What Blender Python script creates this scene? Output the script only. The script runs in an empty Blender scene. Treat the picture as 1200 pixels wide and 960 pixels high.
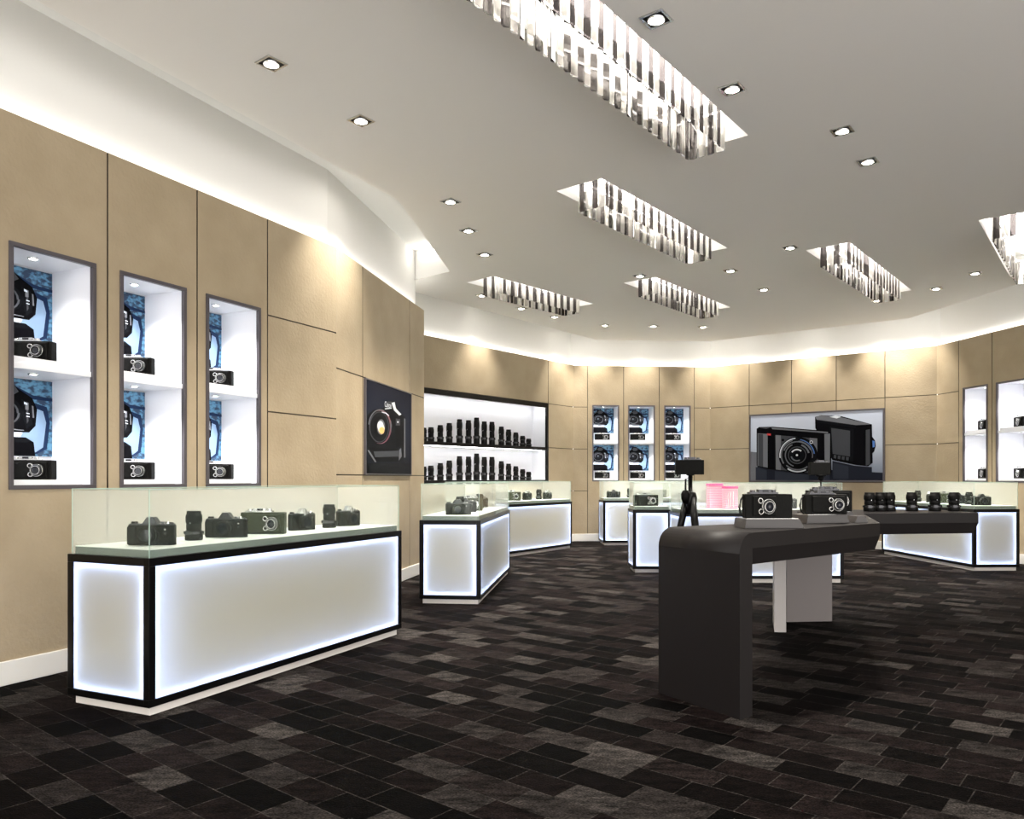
import bpy, bmesh, math, random
from mathutils import Vector, Matrix
from mathutils.geometry import tessellate_polygon
random.seed(7)
S = bpy.context.scene
COL = S.collection
PI = math.pi

# ------------------------------------------------------------------ camera, world, exposure
F_PX, CX, HY, HC = 917.0, 600.0, 560.0, 1.3          # focal length in pixels, horizon row, eye height
cam_d = bpy.data.cameras.new('camera'); cam = bpy.data.objects.new('camera', cam_d); COL.objects.link(cam)
cam.location = (0, 0, HC); cam.rotation_euler = (PI/2, 0, 0)
cam_d.sensor_width = 36; cam_d.lens = F_PX/1200*36; cam_d.shift_y = (HY-480)/1200
cam_d.clip_start = .05; cam_d.clip_end = 100
S.camera = cam
W = bpy.data.worlds.new('world'); S.world = W; W.use_nodes = True
W.node_tree.nodes['Background'].inputs[0].default_value = (1, .965, .925, 1)
W.node_tree.nodes['Background'].inputs[1].default_value = 1.8
S.view_settings.view_transform = 'Standard'; S.view_settings.look = 'None'
S.view_settings.exposure = 1.46; S.view_settings.gamma = 1; S.view_settings.use_curve_mapping = False
S.cycles.use_denoising = True
S.cycles.max_bounces = 8; S.cycles.diffuse_bounces = 5; S.cycles.glossy_bounces = 3
S.cycles.transmission_bounces = 6; S.cycles.transparent_max_bounces = 32
S.cycles.sample_clamp_indirect = 4; S.cycles.caustics_reflective = False; S.cycles.caustics_refractive = False

# light strengths
E_COVE, E_CHAND, E_SPOT, E_WASH, E_NICHE, E_LED, E_LENSWALL = .70, 6.5, 60.0, 62.0, 12.0, 1.4, 7.0

# ------------------------------------------------------------------ materials
MATS = {}
def mat(name, col, rough=.5, metal=0, spec=.5, emit=None, es=0, coat=0):
    if name in MATS: return MATS[name]
    m = bpy.data.materials.new(name); m.use_nodes = True
    b = m.node_tree.nodes['Principled BSDF']
    b.inputs['Base Color'].default_value = (*col, 1); b.inputs['Roughness'].default_value = rough
    b.inputs['Metallic'].default_value = metal; b.inputs['Specular IOR Level'].default_value = spec
    b.inputs['Coat Weight'].default_value = coat
    if emit: b.inputs['Emission Color'].default_value = (*emit, 1); b.inputs['Emission Strength'].default_value = es
    MATS[name] = m
    return m
def nodes(m): return m.node_tree.nodes, m.node_tree.links
def noisy(m, scale, c1, c2, detail=4, bump=0, bscale=None, stretch=(1,1,1), coord='Object'):
    N, L = nodes(m); b = N['Principled BSDF']
    tc = N.new('ShaderNodeTexCoord'); mp = N.new('ShaderNodeMapping'); mp.inputs['Scale'].default_value = stretch
    L.new(tc.outputs[coord], mp.inputs[0])
    n = N.new('ShaderNodeTexNoise'); n.inputs['Scale'].default_value = scale; n.inputs['Detail'].default_value = detail
    L.new(mp.outputs[0], n.inputs['Vector'])
    r = N.new('ShaderNodeValToRGB'); r.color_ramp.elements[0].position = .3; r.color_ramp.elements[1].position = .7
    r.color_ramp.elements[0].color = (*c1, 1); r.color_ramp.elements[1].color = (*c2, 1)
    L.new(n.outputs[0], r.inputs[0]); L.new(r.outputs[0], b.inputs['Base Color'])
    if bump:
        n2 = N.new('ShaderNodeTexNoise'); n2.inputs['Scale'].default_value = bscale or scale*4; n2.inputs['Detail'].default_value = 6
        L.new(mp.outputs[0], n2.inputs['Vector'])
        bp = N.new('ShaderNodeBump'); bp.inputs['Strength'].default_value = bump; bp.inputs['Distance'].default_value = .01
        L.new(n2.outputs[0], bp.inputs['Height']); L.new(bp.outputs[0], b.inputs['Normal'])
    return m
TAN = noisy(mat('tan_leather_panel', (.55,.43,.28), .55, spec=.3), 3, (.335,.266,.174), (.385,.310,.208), bump=.4, bscale=36)
SEAM = mat('dark_seam', (.06,.045,.03), .7)
WHITE = mat('white_plaster', (.80,.79,.765), .8, spec=.2)
CEIL = mat('warm_white_ceiling', (.88,.855,.82), .85, spec=.2)
SKIRT = mat('white_skirting', (.75,.73,.68), .5)
BLACK = mat('black_satin_frame', (.0022,.002,.002), .3, spec=.2)
BLACKM = mat('black_matt', (.0015,.0015,.0015), .55, spec=.15)
RUBBER = noisy(mat('black_leatherette', (.012,.012,.011), .6, spec=.12), 60, (.0015,.0015,.001), (.0035,.0034,.0028), bump=.2, bscale=200)
KICK = mat('pale_kick_plate', (.78,.74,.70), .4)
DECK = mat('white_deck', (.80,.84,.80), .3)
DECKS = mat('grey_green_deck_edge', (.20,.235,.21), .4)
NWHITE = mat('white_lacquer', (.85,.86,.90), .35)
MAUVE = mat('grey_mauve_metal', (.10,.09,.10), .35, metal=.4)
SILVER = mat('brushed_silver', (.62,.62,.60), .25, metal=.9)
CHROME = mat('chrome', (.8,.8,.8), .08, metal=1)
GUN = mat('gunmetal', (.06,.06,.065), .3, metal=.6)
LENSG = mat('lens_glass', (.004,.005,.01), .12, spec=.35)
TABLE = mat('charcoal_lacquer_table', (.011,.0092,.0092), .5, spec=.18)
LEGW = mat('pale_table_leg', (.42,.395,.385), .5, spec=.3); LEGG = mat('shaded_leg_panel', (.17,.152,.148), .5, spec=.3)  # panel gets a darker copy, its shade put into the colour
RISER = mat('grey_riser', (.042,.037,.036), .4)
RED = mat('red_paint', (.5,.02,.02), .4)
PINK = mat('pink_card', (.80,.07,.30), .5)
PINKL = mat('pale_pink_card', (.88,.58,.68), .5)
LAMPW = mat('lamp_lens', (1,1,1), .5, emit=(1,.95,.86), es=30)
CHANW = mat('chandelier_diffuser', (1,1,1), .5, emit=(1,.97,.92), es=E_CHAND)
COVEW = mat('cove_led', (1,1,1), .5, emit=(1,.97,.91), es=E_COVE*6)
LEDB = mat('edge_led', (1,1,1), .5, emit=(.48,.62,1), es=E_LED*6)
OLIVE = noisy(mat('olive_leatherette', (.05,.055,.03), .5, spec=.2), 60, (.022,.026,.012), (.034,.040,.020))

def mixmat(name, build):
    m = bpy.data.materials.new(name); m.use_nodes = True
    N, L = nodes(m); N.remove(N['Principled BSDF']); build(N, L, N['Material Output']); MATS[name] = m; return m
def mk_glass(haze, tint, hz):
    def _g(N, L, out):
        t = N.new('ShaderNodeBsdfTransparent'); t.inputs[0].default_value = (*tint, 1)
        d = N.new('ShaderNodeBsdfDiffuse'); d.inputs[0].default_value = (*hz, 1)
        tl = N.new('ShaderNodeBsdfTranslucent'); tl.inputs[0].default_value = (*hz, 1)
        dm = N.new('ShaderNodeMixShader'); L.new(d.outputs[0], dm.inputs[1]); L.new(tl.outputs[0], dm.inputs[2])
        m1 = N.new('ShaderNodeMixShader'); m1.inputs[0].default_value = haze
        L.new(t.outputs[0], m1.inputs[1]); L.new(dm.outputs[0], m1.inputs[2])
        g = N.new('ShaderNodeBsdfGlossy'); g.inputs['Roughness'].default_value = .02
        lw = N.new('ShaderNodeLayerWeight'); lw.inputs[0].default_value = .5
        pw = N.new('ShaderNodeMath'); pw.operation = 'POWER'; pw.inputs[1].default_value = 5; L.new(lw.outputs['Facing'], pw.inputs[0])
        f = N.new('ShaderNodeMath'); f.operation = 'MULTIPLY_ADD'; f.inputs[1].default_value = .4; f.inputs[2].default_value = .012; L.new(pw.outputs[0], f.inputs[0])
        m2 = N.new('ShaderNodeMixShader'); L.new(f.outputs[0], m2.inputs[0]); L.new(m1.outputs[0], m2.inputs[1]); L.new(g.outputs[0], m2.inputs[2])
        L.new(m2.outputs[0], out.inputs[0])
    return _g
GLASS = mixmat('clear_glass', mk_glass(.022, (.975,.99,.982), (.80,.95,.86)))
GLASSB = mixmat('glow_haze_glass', mk_glass(.32, (.985,.995,.985), (.97,.965,.935)))  # pale haze mixed in stands for reflections and case glow
def _edge(N, L, out):
    t = N.new('ShaderNodeBsdfTransparent'); t.inputs[0].default_value = (.8,.9,.85,1)
    d = N.new('ShaderNodeBsdfDiffuse'); d.inputs[0].default_value = (.7,.85,.78,1)
    m = N.new('ShaderNodeMixShader'); m.inputs[0].default_value = .45
    L.new(t.outputs[0], m.inputs[1]); L.new(d.outputs[0], m.inputs[2]); L.new(m.outputs[0], out.inputs[0])
GEDGE = mixmat('glass_edge', _edge)
def _frost(N, L, out):
    t = N.new('ShaderNodeBsdfTranslucent'); t.inputs[0].default_value = (.86,.88,.90,1)
    d = N.new('ShaderNodeBsdfDiffuse'); d.inputs[0].default_value = (.55,.515,.35,1)
    m = N.new('ShaderNodeMixShader'); m.inputs[0].default_value = .55
    L.new(t.outputs[0], m.inputs[1]); L.new(d.outputs[0], m.inputs[2])
    g = N.new('ShaderNodeBsdfGlossy'); g.inputs['Roughness'].default_value = .22
    m2 = N.new('ShaderNodeMixShader'); m2.inputs[0].default_value = .14
    L.new(m.outputs[0], m2.inputs[1]); L.new(g.outputs[0], m2.inputs[2]); L.new(m2.outputs[0], out.inputs[0])
FROST = mixmat('frosted_panel', _frost)
def mk_crystal(tc, gc, tlc, a, b_):
    def _c(N, L, out):
        t = N.new('ShaderNodeBsdfTransparent'); t.inputs[0].default_value = (*tc, 1)
        g = N.new('ShaderNodeBsdfGlossy'); g.inputs['Roughness'].default_value = .06; g.inputs[0].default_value = (*gc, 1)
        tl = N.new('ShaderNodeBsdfTranslucent'); tl.inputs[0].default_value = (*tlc, 1)
        m = N.new('ShaderNodeMixShader'); m.inputs[0].default_value = a; L.new(t.outputs[0], m.inputs[1]); L.new(g.outputs[0], m.inputs[2])
        m2 = N.new('ShaderNodeMixShader'); m2.inputs[0].default_value = b_; L.new(m.outputs[0], m2.inputs[1]); L.new(tl.outputs[0], m2.inputs[2])
        L.new(m2.outputs[0], out.inputs[0])
    return _c
CRYS = mixmat('clear_crystal', mk_crystal((.85,.84,.83), (.95,.93,.9), (.9,.88,.85), .30, .28))
CRYD = mixmat('refraction_dark_crystal', mk_crystal((.30,.28,.28), (.35,.33,.32), (.3,.28,.28), .35, .10))  # dark copy of the crystal, refraction's dark bands put into its colour

# floor: patchwork of hide-like carpet tiles
FLOORM = mat('patchwork_carpet', (.02,.018,.018), .75, spec=.02)
def _floor():
    N, L = nodes(FLOORM); b = N['Principled BSDF']
    tc = N.new('ShaderNodeTexCoord'); mp = N.new('ShaderNodeMapping'); mp.inputs['Rotation'].default_value = (0,0,math.radians(40))
    L.new(tc.outputs['Object'], mp.inputs[0])
    br = N.new('ShaderNodeTexBrick'); br.offset = .37; br.offset_frequency = 3; br.squash = 1.3; br.squash_frequency = 2
    br.inputs['Scale'].default_value = 1; br.inputs['Brick Width'].default_value = .26; br.inputs['Row Height'].default_value = .17
    br.inputs['Mortar Size'].default_value = .003; br.inputs['Mortar Smooth'].default_value = .3; br.inputs['Bias'].default_value = -.1
    br.inputs['Color1'].default_value = (0,0,0,1); br.inputs['Color2'].default_value = (1,1,1,1); br.inputs['Mortar'].default_value = (.86,.86,.86,1)
    L.new(mp.outputs[0], br.inputs[0])
    cr = N.new('ShaderNodeValToRGB'); e = cr.color_ramp.elements
    e[0].position = 0; e[0].color = (.0006,.0005,.0005,1); e[1].position = 1; e[1].color = (.040,.0365,.0345,1)
    for p, c in ((.28,(.0022,.0015,.0015,1)), (.52,(.0060,.0042,.0042,1)), (.8,(.0135,.0120,.0115,1))):
        k = e.new(p); k.color = c
    L.new(br.outputs['Color'], cr.inputs[0])
    n = N.new('ShaderNodeTexNoise'); n.inputs['Scale'].default_value = 7; n.inputs['Detail'].default_value = 12; n.inputs['Roughness'].default_value = .82
    m2 = N.new('ShaderNodeMapping'); m2.inputs['Scale'].default_value = (1,2.6,1); m2.inputs['Rotation'].default_value = (0,0,math.radians(20))
    L.new(tc.outputs['Object'], m2.inputs[0]); L.new(m2.outputs[0], n.inputs['Vector'])
    r2 = N.new('ShaderNodeValToRGB'); r2.color_ramp.elements[0].position = .40; r2.color_ramp.elements[1].position = .70
    r2.color_ramp.elements[0].color = (.25,.25,.25,1); r2.color_ramp.elements[1].color = (3.4,3.3,3.2,1)  # light streaks carry hide tone plus a sheen painted into the colour
    L.new(n.outputs[0], r2.inputs[0])
    mx = N.new('ShaderNodeMix'); mx.data_type = 'RGBA'; mx.blend_type = 'MULTIPLY'; mx.inputs[0].default_value = 1
    L.new(cr.outputs[0], mx.inputs[6]); L.new(r2.outputs[0], mx.inputs[7])
    nf = N.new('ShaderNodeTexNoise'); nf.inputs['Scale'].default_value = 90; nf.inputs['Detail'].default_value = 3; L.new(m2.outputs[0], nf.inputs['Vector'])
    r3 = N.new('ShaderNodeValToRGB'); r3.color_ramp.elements[0].position = .42; r3.color_ramp.elements[1].position = .62
    r3.color_ramp.elements[0].color = (.45,.45,.45,1); r3.color_ramp.elements[1].color = (1.9,1.9,1.9,1); L.new(nf.outputs[0], r3.inputs[0])
    mx2 = N.new('ShaderNodeMix'); mx2.data_type = 'RGBA'; mx2.blend_type = 'MULTIPLY'; mx2.inputs[0].default_value = 1
    L.new(mx.outputs[2], mx2.inputs[6]); L.new(r3.outputs[0], mx2.inputs[7]); L.new(mx2.outputs[2], b.inputs['Base Color'])
    n3 = N.new('ShaderNodeTexNoise'); n3.inputs['Scale'].default_value = 120
    L.new(tc.outputs['Object'], n3.inputs['Vector'])
    bp = N.new('ShaderNodeBump'); bp.inputs['Strength'].default_value = .4; bp.inputs['Distance'].default_value = .004
    L.new(n3.outputs[0], bp.inputs['Height']); L.new(bp.outputs[0], b.inputs['Normal'])
_floor()

# ------------------------------------------------------------------ mesh helpers
class MB:
    def __init__(s): s.bm = bmesh.new(); s.mats = []
    def mi(s, m):
        if m not in s.mats: s.mats.append(m)
        return s.mats.index(m)
    def face(s, pts, m, smooth=False):
        f = s.bm.faces.new([s.bm.verts.new(p) for p in pts]); f.material_index = s.mi(m); f.smooth = smooth; return f
    def box(s, x0, x1, y0, y1, z0, z1, m, T=None):
        v = [Vector((x, y, z)) for z in (z0, z1) for y in (y0, y1) for x in (x0, x1)]
        if T: v = [T @ p for p in v]
        v = [s.bm.verts.new(p) for p in v]; k = s.mi(m)
        for q in ((0,2,3,1), (4,5,7,6), (0,1,5,4), (2,6,7,3), (0,4,6,2), (1,3,7,5)):
            f = s.bm.faces.new([v[i] for i in q]); f.material_index = k
        return s
    def prism(s, poly, z0, z1, m, T=None, smooth=False):     # polygon in xy extruded in z
        T = T or Matrix()
        a = [s.bm.verts.new(T @ Vector((x, y, z0))) for x, y in poly]; b = [s.bm.verts.new(T @ Vector((x, y, z1))) for x, y in poly]
        k = s.mi(m); n = len(poly)
        for vs in (list(reversed(a)), b):
            f = s.bm.faces.new(vs); f.material_index = k
        for i in range(n):
            f = s.bm.faces.new((a[i], a[(i+1) % n], b[(i+1) % n], b[i])); f.material_index = k; f.smooth = smooth
        return s
    def lathe(s, prof, m, T=None, seg=24):                   # prof = [(r, z)...]
        T = T or Matrix(); k = s.mi(m); rings = []
        for r, z in prof:
            if r < 1e-6: rings.append([s.bm.verts.new(T @ Vector((0, 0, z)))])
            else: rings.append([s.bm.verts.new(T @ Vector((r*math.cos(2*PI*i/seg), r*math.sin(2*PI*i/seg), z))) for i in range(seg)])
        for a, b in zip(rings, rings[1:]):
            for i in range(seg):
                j = (i+1) % seg
                if len(a) == 1 and len(b) == 1: continue
                vs = (a[0], b[j], b[i]) if len(a) == 1 else (a[i], a[j], b[0]) if len(b) == 1 else (a[i], a[j], b[j], b[i])
                f = s.bm.faces.new(vs); f.material_index = k; f.smooth = True
        return s
    def cyl(s, c, r, h, m, axis='z', seg=24, r2=None):
        T = Matrix.Translation(c)
        if axis == 'y': T = T @ Matrix.Rotation(PI/2, 4, 'X')    # grows towards -y
        if axis == 'x': T = T @ Matrix.Rotation(PI/2, 4, 'Y')
        r2 = r if r2 is None else r2
        return s.lathe([(0, 0), (r, 0), (r, 0), (r2, h), (r2, h), (0, h)], m, T, seg)
    def tube(s, pts, r, m, seg=8):
        pts = [Vector(p) for p in pts]; k = s.mi(m); rings = []
        for i, p in enumerate(pts):
            d = (pts[min(i+1, len(pts)-1)] - pts[max(i-1, 0)]).normalized()
            u = d.cross(Vector((0, 0, 1)) if abs(d.z) < .9 else Vector((1, 0, 0))).normalized(); w = d.cross(u)
            rr = r[i] if isinstance(r, (list, tuple)) else r
            rings.append([s.bm.verts.new(p + (u*math.cos(2*PI*j/seg) + w*math.sin(2*PI*j/seg))*rr) for j in range(seg)])
        for a, b in zip(rings, rings[1:]):
            for i in range(seg):
                f = s.bm.faces.new((a[i], a[(i+1) % seg], b[(i+1) % seg], b[i])); f.material_index = k; f.smooth = True
        for a in (rings[0], list(reversed(rings[-1]))):
            f = s.bm.faces.new(a); f.material_index = k
        return s
    def build(s, name, parent=None, loc=None, bevel=0, norm=True, seg=2):
        if norm: bmesh.ops.recalc_face_normals(s.bm, faces=s.bm.faces)
        me = bpy.data.meshes.new(name); s.bm.to_mesh(me); s.bm.free()
        for m in s.mats: me.materials.append(m)
        o = bpy.data.objects.new(name, me); COL.objects.link(o)
        if parent: o.parent = parent
        if loc: o.location = loc
        if bevel:
            b = o.modifiers.new('bevel', 'BEVEL'); b.width = bevel; b.segments = seg; b.limit_method = 'ANGLE'; b.angle_limit = math.radians(40)
        return o
def tag(o, label=None, cat=None, group=None, kind=None):
    if label: o['label'] = label
    if cat: o['category'] = cat
    if group: o['group'] = group
    if kind: o['kind'] = kind
    return o
def thing(name, label, cat, loc=(0,0,0), rz=0, group=None):
    o = bpy.data.objects.new(name, None); COL.objects.link(o); o.location = loc; o.rotation_euler = (0, 0, rz)
    o.empty_display_size = .1
    return tag(o, label, cat, group)
KIDS = {}
def dup(root, loc, rz=0, label=None, group=None, scale=None):
    r = root.copy(); COL.objects.link(r); r.location = loc; r.rotation_euler = (0, 0, rz)
    if label: r['label'] = label
    if group: r['group'] = group
    elif 'group' in r: del r['group']
    if scale: r.scale = scale
    for ch in root.children:
        c = ch.copy(); COL.objects.link(c); c.parent = r
        for g in ch.children:
            d = g.copy(); COL.objects.link(d); d.parent = c
    return r
def lamp(name, kind, loc, power, col=(1,.93,.82), parent=None, rot=None, **kw):
    d = bpy.data.lights.new(name, kind); d.energy = power; d.color = col
    for k, v in kw.items(): setattr(d, k, v)
    o = bpy.data.objects.new(name, d); COL.objects.link(o); o.location = loc
    if rot: o.rotation_euler = rot
    if parent: o.parent = parent
    return o
def P(px, py, z):                                   # point on the horizontal plane z seen at photo pixel (px, py)
    Y = (HC - z)*F_PX/(py - HY); return Vector(((px-CX)/F_PX*Y, Y, z))

# ------------------------------------------------------------------ room outline (walked clockwise, room on the right)
HW, HCEIL, HUP = 3.607, 4.0, 4.40
PA0 = Vector((-6.52, -2.0)); PAB = Vector((-1.76, 7.835)); PBE = Vector((-1.213, 10.79)); PRC = Vector((-2.45, 11.32))
PCD = Vector((1.26, 16.03)); PDE = Vector((4.12, 16.27)); PEF = Vector((7.41, 13.65)); PF1 = Vector((8.196, 8.3))  # right wall stops early, leaving an added unseen opening for world light
# wall C starts on the line through PCD with direction (.618,.786)
PRC = PCD - Vector((.618, .7862)).normalized()*6.0
PTS = [PA0, PAB, PBE, PRC, PCD, PDE, PEF, PF1]
def offset(pts, d, ds=None):                        # positive = into the room (right-hand side), mitred
    out = []
    for i, p in enumerate(pts):
        def nrm(a, b): e = (b-a).normalized(); return Vector((e.y, -e.x))
        if i == 0: out.append(p + nrm(pts[0], pts[1])*d); continue
        if i == len(pts)-1: out.append(p + nrm(pts[-2], pts[-1])*d); continue
        n1, n2 = nrm(pts[i-1], p), nrm(p, pts[i+1])
        m = (n1+n2); out.append(p + m*(d/(1+n1.dot(n2))))
    return out
BACK = offset(PTS, -.10)

def s_at(wall, px):
    a, b = wall; e = (b-a).normalized(); k = (px-CX)/F_PX      # X = k*Y
    return (k*a.y - a.x)/(e.x - k*e.y)
WA, WB, WR, WC, WD, WE, WF = [(PTS[i], PTS[i+1]) for i in range(7)]

def wall(name, i, seams, hplan, holes):
    """seams: s positions between panels; hplan(k) -> horizontal seams of panel k; holes: (s0,s1,z0,z1)"""
    a, b = PTS[i], PTS[i+1]; L = (b-a).length; e = (b-a).normalized(); n = Vector((e.y, -e.x))
    mb = MB()
    def pt(s, z, d=0): p = a + e*s + n*d; return (p.x, p.y, z)
    ss = [0] + seams + [L]; g = .006; t = .014
    for k in range(len(ss)-1):
        zs = [.15] + list(hplan(k)) + [HW]
        for z0, z1 in zip(zs, zs[1:]):
            s0, s1 = ss[k], ss[k+1]
            a0, a1, b0, b1 = s0 + (g if k else 0), s1 - (g if k < len(ss)-2 else 0), z0 + (g if z0 > .2 else 0), z1 - (g if z1 < HW else 0)
            hs = [h for h in holes if h[0] >= s0-1e-3 and h[1] <= s1+1e-3 and h[2] >= z0-1e-3 and h[3] <= z1+1e-3]
            def emit(c0, c1, d0, d1, dep, m):
                rects = [(c0, c1, d0, d1)]
                if hs:
                    h = hs[0]; rects = [(c0, h[0], d0, d1), (h[1], c1, d0, d1), (h[0], h[1], d0, h[2]), (h[0], h[1], h[3], d1)]
                for r in rects:
                    if r[1]-r[0] > 1e-4 and r[3]-r[2] > 1e-4:
                        mb.face([pt(r[0], r[2], dep), pt(r[1], r[2], dep), pt(r[1], r[3], dep), pt(r[0], r[3], dep)], m)
            emit(a0, a1, b0, b1, 0, TAN); emit(s0, s1, z0, z1, -t, SEAM)
            c = [(a0, b0), (a1, b0), (a1, b1), (a0, b1)]
            for q in range(4):
                (u0, v0), (u1, v1) = c[q], c[(q+1) % 4]
                mb.face([pt(u0, v0), pt(u0, v0, -t), pt(u1, v1, -t), pt(u1, v1)], SEAM)
    # wall below the panels, ledge and set-back upper wall of the cove
    mb.face([pt(0, 0), pt(L, 0), pt(L, .15), pt(0, .15)], SKIRT)
    A, B = BACK[i], BACK[i+1]
    mb.face([pt(0, HW), pt(L, HW), (B.x, B.y, HW), (A.x, A.y, HW)], WHITE)
    mb.face([(A.x, A.y, HW), (B.x, B.y, HW), (B.x, B.y, HUP+.02), (A.x, A.y, HUP+.02)], WHITE)
    o = mb.build(name, norm=False); tag(o, kind='structure')
    return o
H3 = [1.03, 1.89, 2.75]
NZ0, NZ1 = 1.225, 2.795
def niche_hole(w, px0, px1): return (s_at(w, px0), s_at(w, px1), NZ0, NZ1)

sA = [s_at(WA, x) for x in (126, 231, 313.5)]
sA = [sA[0]-.79*k for k in range(9, 0, -1) if sA[0]-.79*k > .1] + sA
nA = [niche_hole(WA, 140, 218), niche_hole(WA, 241, 305)]
r1 = s_at(WA, 112); nA.insert(0, (r1-.60, r1, NZ0, NZ1))
wall('wall_left', 0, sA, lambda k: H3 if k == len(sA) else [], nA)
sB = [s_at(WB, 425), s_at(WB, 480)]
wall('wall_left_far', 1, sB, lambda k: [1.33, 2.40], [])
wall('wall_left_return', 2, [.6], lambda k: [], [])
LS0, LS1 = s_at(WC, 476), s_at(WC, 642)
LSZ0, LSZ1 = 1.21, 2.75
def hC(k): return [] if k == 0 else H3
wall('wall_rear_left', 3, [LS0, LS1+.012], lambda k: [LSZ0-.006, LSZ1+.006] if k == 1 else ([] if k == 0 else H3), [(LS0, LS1, LSZ0, LSZ1)])
sD = [s_at(WD, x) for x in (688.5, 730.8, 772.5, 813.6)]
nD = [niche_hole(WD, a, b) for a, b in ((694, 725.5), (736, 767.5), (778.3, 809.3))]
wall('wall_rear', 4, sD, lambda k: H3 if k in (0, 4) else [], nD)
sE = [s_at(WE, x) for x in (878, 927.5, 980, 1037)]
wall('wall_rear_right', 5, sE, lambda k: H3 if k in (0, 4) else [1.215, 2.75], [])
sF = [s_at(WF, 1123.5), s_at(WF, 1162.5)]; d_ = sF[1]-sF[0]
sF += [sF[1]+d_*k for k in range(1, 4)] + [sF[1]+d_*(3+1.2*k) for k in range(1, 9)]
f0 = s_at(WF, 1167.5)
nF = [niche_hole(WF, 1128.5, 1157.5), (f0, f0+.60, NZ0, NZ1)]
wall('wall_right', 6, sF, lambda k: H3 if k == 0 or k > 4 else [], nF)

# unseen wall behind the camera; its opening and the right-hand one added for light
mb = MB(); a, b = Vector((10.9, -2.0)), BACK[0]
mb.box(b.x, b.x+1.2, -2.2, -2.0, 0, HUP, WHITE); mb.box(a.x-1.2, a.x, -2.2, -2.0, 0, HUP, WHITE); mb.box(b.x, a.x, -2.2, -2.0, 3.85, HUP, WHITE); mb.box(10.9, 11.0, -2.0, 8.3, 3.85, HUP, WHITE); mb.box(PF1.x, 11.0, 8.3, 8.4, 0, HUP, WHITE)
tag(mb.build('wall_front', norm=False), kind='structure')

# skirting boards
for i in range(7):
    a, b = PTS[i], PTS[i+1]; L = (b-a).length; rz = math.atan2((b-a).y, (b-a).x)
    mb = MB(); mb.box(0, L, -.018, .0, 0, .15, SKIRT)
    o = mb.build(['baseboard_left', 'baseboard_left_far', 'baseboard_left_return', 'baseboard_rear_left', 'baseboard_rear', 'baseboard_rear_right', 'baseboard_right'][i], bevel=.004)
    o.location = (a.x, a.y, 0); o.rotation_euler = (0, 0, rz); tag(o, kind='structure')

# floor
mb = MB(); mb.box(-7.5, 11, -2.6, 17.5, -.1, 0, FLOORM); tag(mb.build('floor'), kind='structure')

# ceiling with gaps for the coves and openings for the crystal lights
hd = math.radians(38); D = Vector((math.sin(hd), math.cos(hd))); WV = Vector((math.cos(hd), -math.sin(hd)))
CH = [  # start, end of the crystal curtain centre line
    (Vector((-.42, 3.66)), Vector((1.53, 6.15))), (Vector((.75, 7.38)), Vector((2.20, 9.18))), (Vector((-.29, 10.81)), Vector((.93, 12.15))),
    (Vector((1.88, 10.85)), Vector((3.13, 12.38))), (Vector((3.82, 9.30)), Vector((5.42, 11.25))), (Vector((5.22, 8.22)), Vector((6.75, 10.18)))]
CWID, CSIDE, CEND = .30, .10, .22
oL = offset([PA0, PAB, PBE], .68); oR = offset([PRC, PCD, PDE, PEF, PF1], .75)
cpoly = [Vector((oL[0].x, -2.05)), oL[1], Vector((-.814, 10.23)), Vector((-1.30, 10.66)), Vector((-1.44, 10.90)), Vector((-1.72, 10.98)), oR[1], oR[2], oR[3], oR[4], Vector((10.95, 8.25)), Vector((10.95, -2.05))]
holes = []
for s0, s1 in CH:
    dd = (s1-s0).normalized(); ww = Vector((dd.y, -dd.x)); a = s0-dd*CEND; b = s1+dd*CEND; h = CWID/2+CSIDE
    holes.append([a-ww*h, a+ww*h, b+ww*h, b-ww*h])
loops = [[Vector((p.x, p.y, 0)) for p in cpoly]] + [[Vector((p.x, p.y, 0)) for p in h] for h in holes]
flat = [p for l in loops for p in l]
mb = MB(); vs = [mb.bm.verts.new((p.x, p.y, HCEIL)) for p in flat]; k = mb.mi(CEIL)
for t in tessellate_polygon(loops): mb.bm.faces.new([vs[i] for i in t])
n = len(cpoly)
for i in range(n):
    p, q = cpoly[i], cpoly[(i+1) % n]
    mb.face([(p.x, p.y, HCEIL), (q.x, q.y, HCEIL), (q.x, q.y, HUP), (p.x, p.y, HUP)], WHITE)
cl = tag(mb.build('ceiling', norm=False), kind='structure')
mb = MB(); mb.box(-7.5, 11, -2.6, 17.5, HUP, HUP+.1, WHITE); tag(mb.build('ceiling_upper'), kind='structure')

# cove LED strips lying on the ledge of every wall
mid = offset(PTS, -.055)
cove_names = ['along the left wall', 'along the short wall with the dark camera picture', 'on the return of the left wall', 'above the lens shelves',
              'above the rear wall with three niches', 'above the wide camera picture', 'along the right wall']
for i in range(7):
    a, b = mid[i], mid[i+1]; L = (b-a).length
    mb = MB(); mb.box(.03, L-.03, -.012, .012, 0, .012, COVEW)
    o = mb.build('cove_light_strip'); o.location = (a.x, a.y, HW); o.rotation_euler = (0, 0, math.atan2((b-a).y, (b-a).x))
    tag(o, 'hidden warm white light strip on the panel ledge ' + cove_names[i], 'light strip')

a, b = Vector((-.83, 10.20)), Vector((-1.28, 10.60)); L = (b-a).length
mb = MB(); mb.box(.04, L-.04, .0, .02, 0, .03, COVEW); o = mb.build('cove_light_strip'); o.location = (a.x, a.y, 4.30); o.rotation_euler = (0, 0, math.atan2((b-a).y, (b-a).x))  # extra glowing strip, added to brighten the gap end
tag(o, 'short white light strip added to brighten the closed end of the left ceiling gap', 'light strip')

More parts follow.
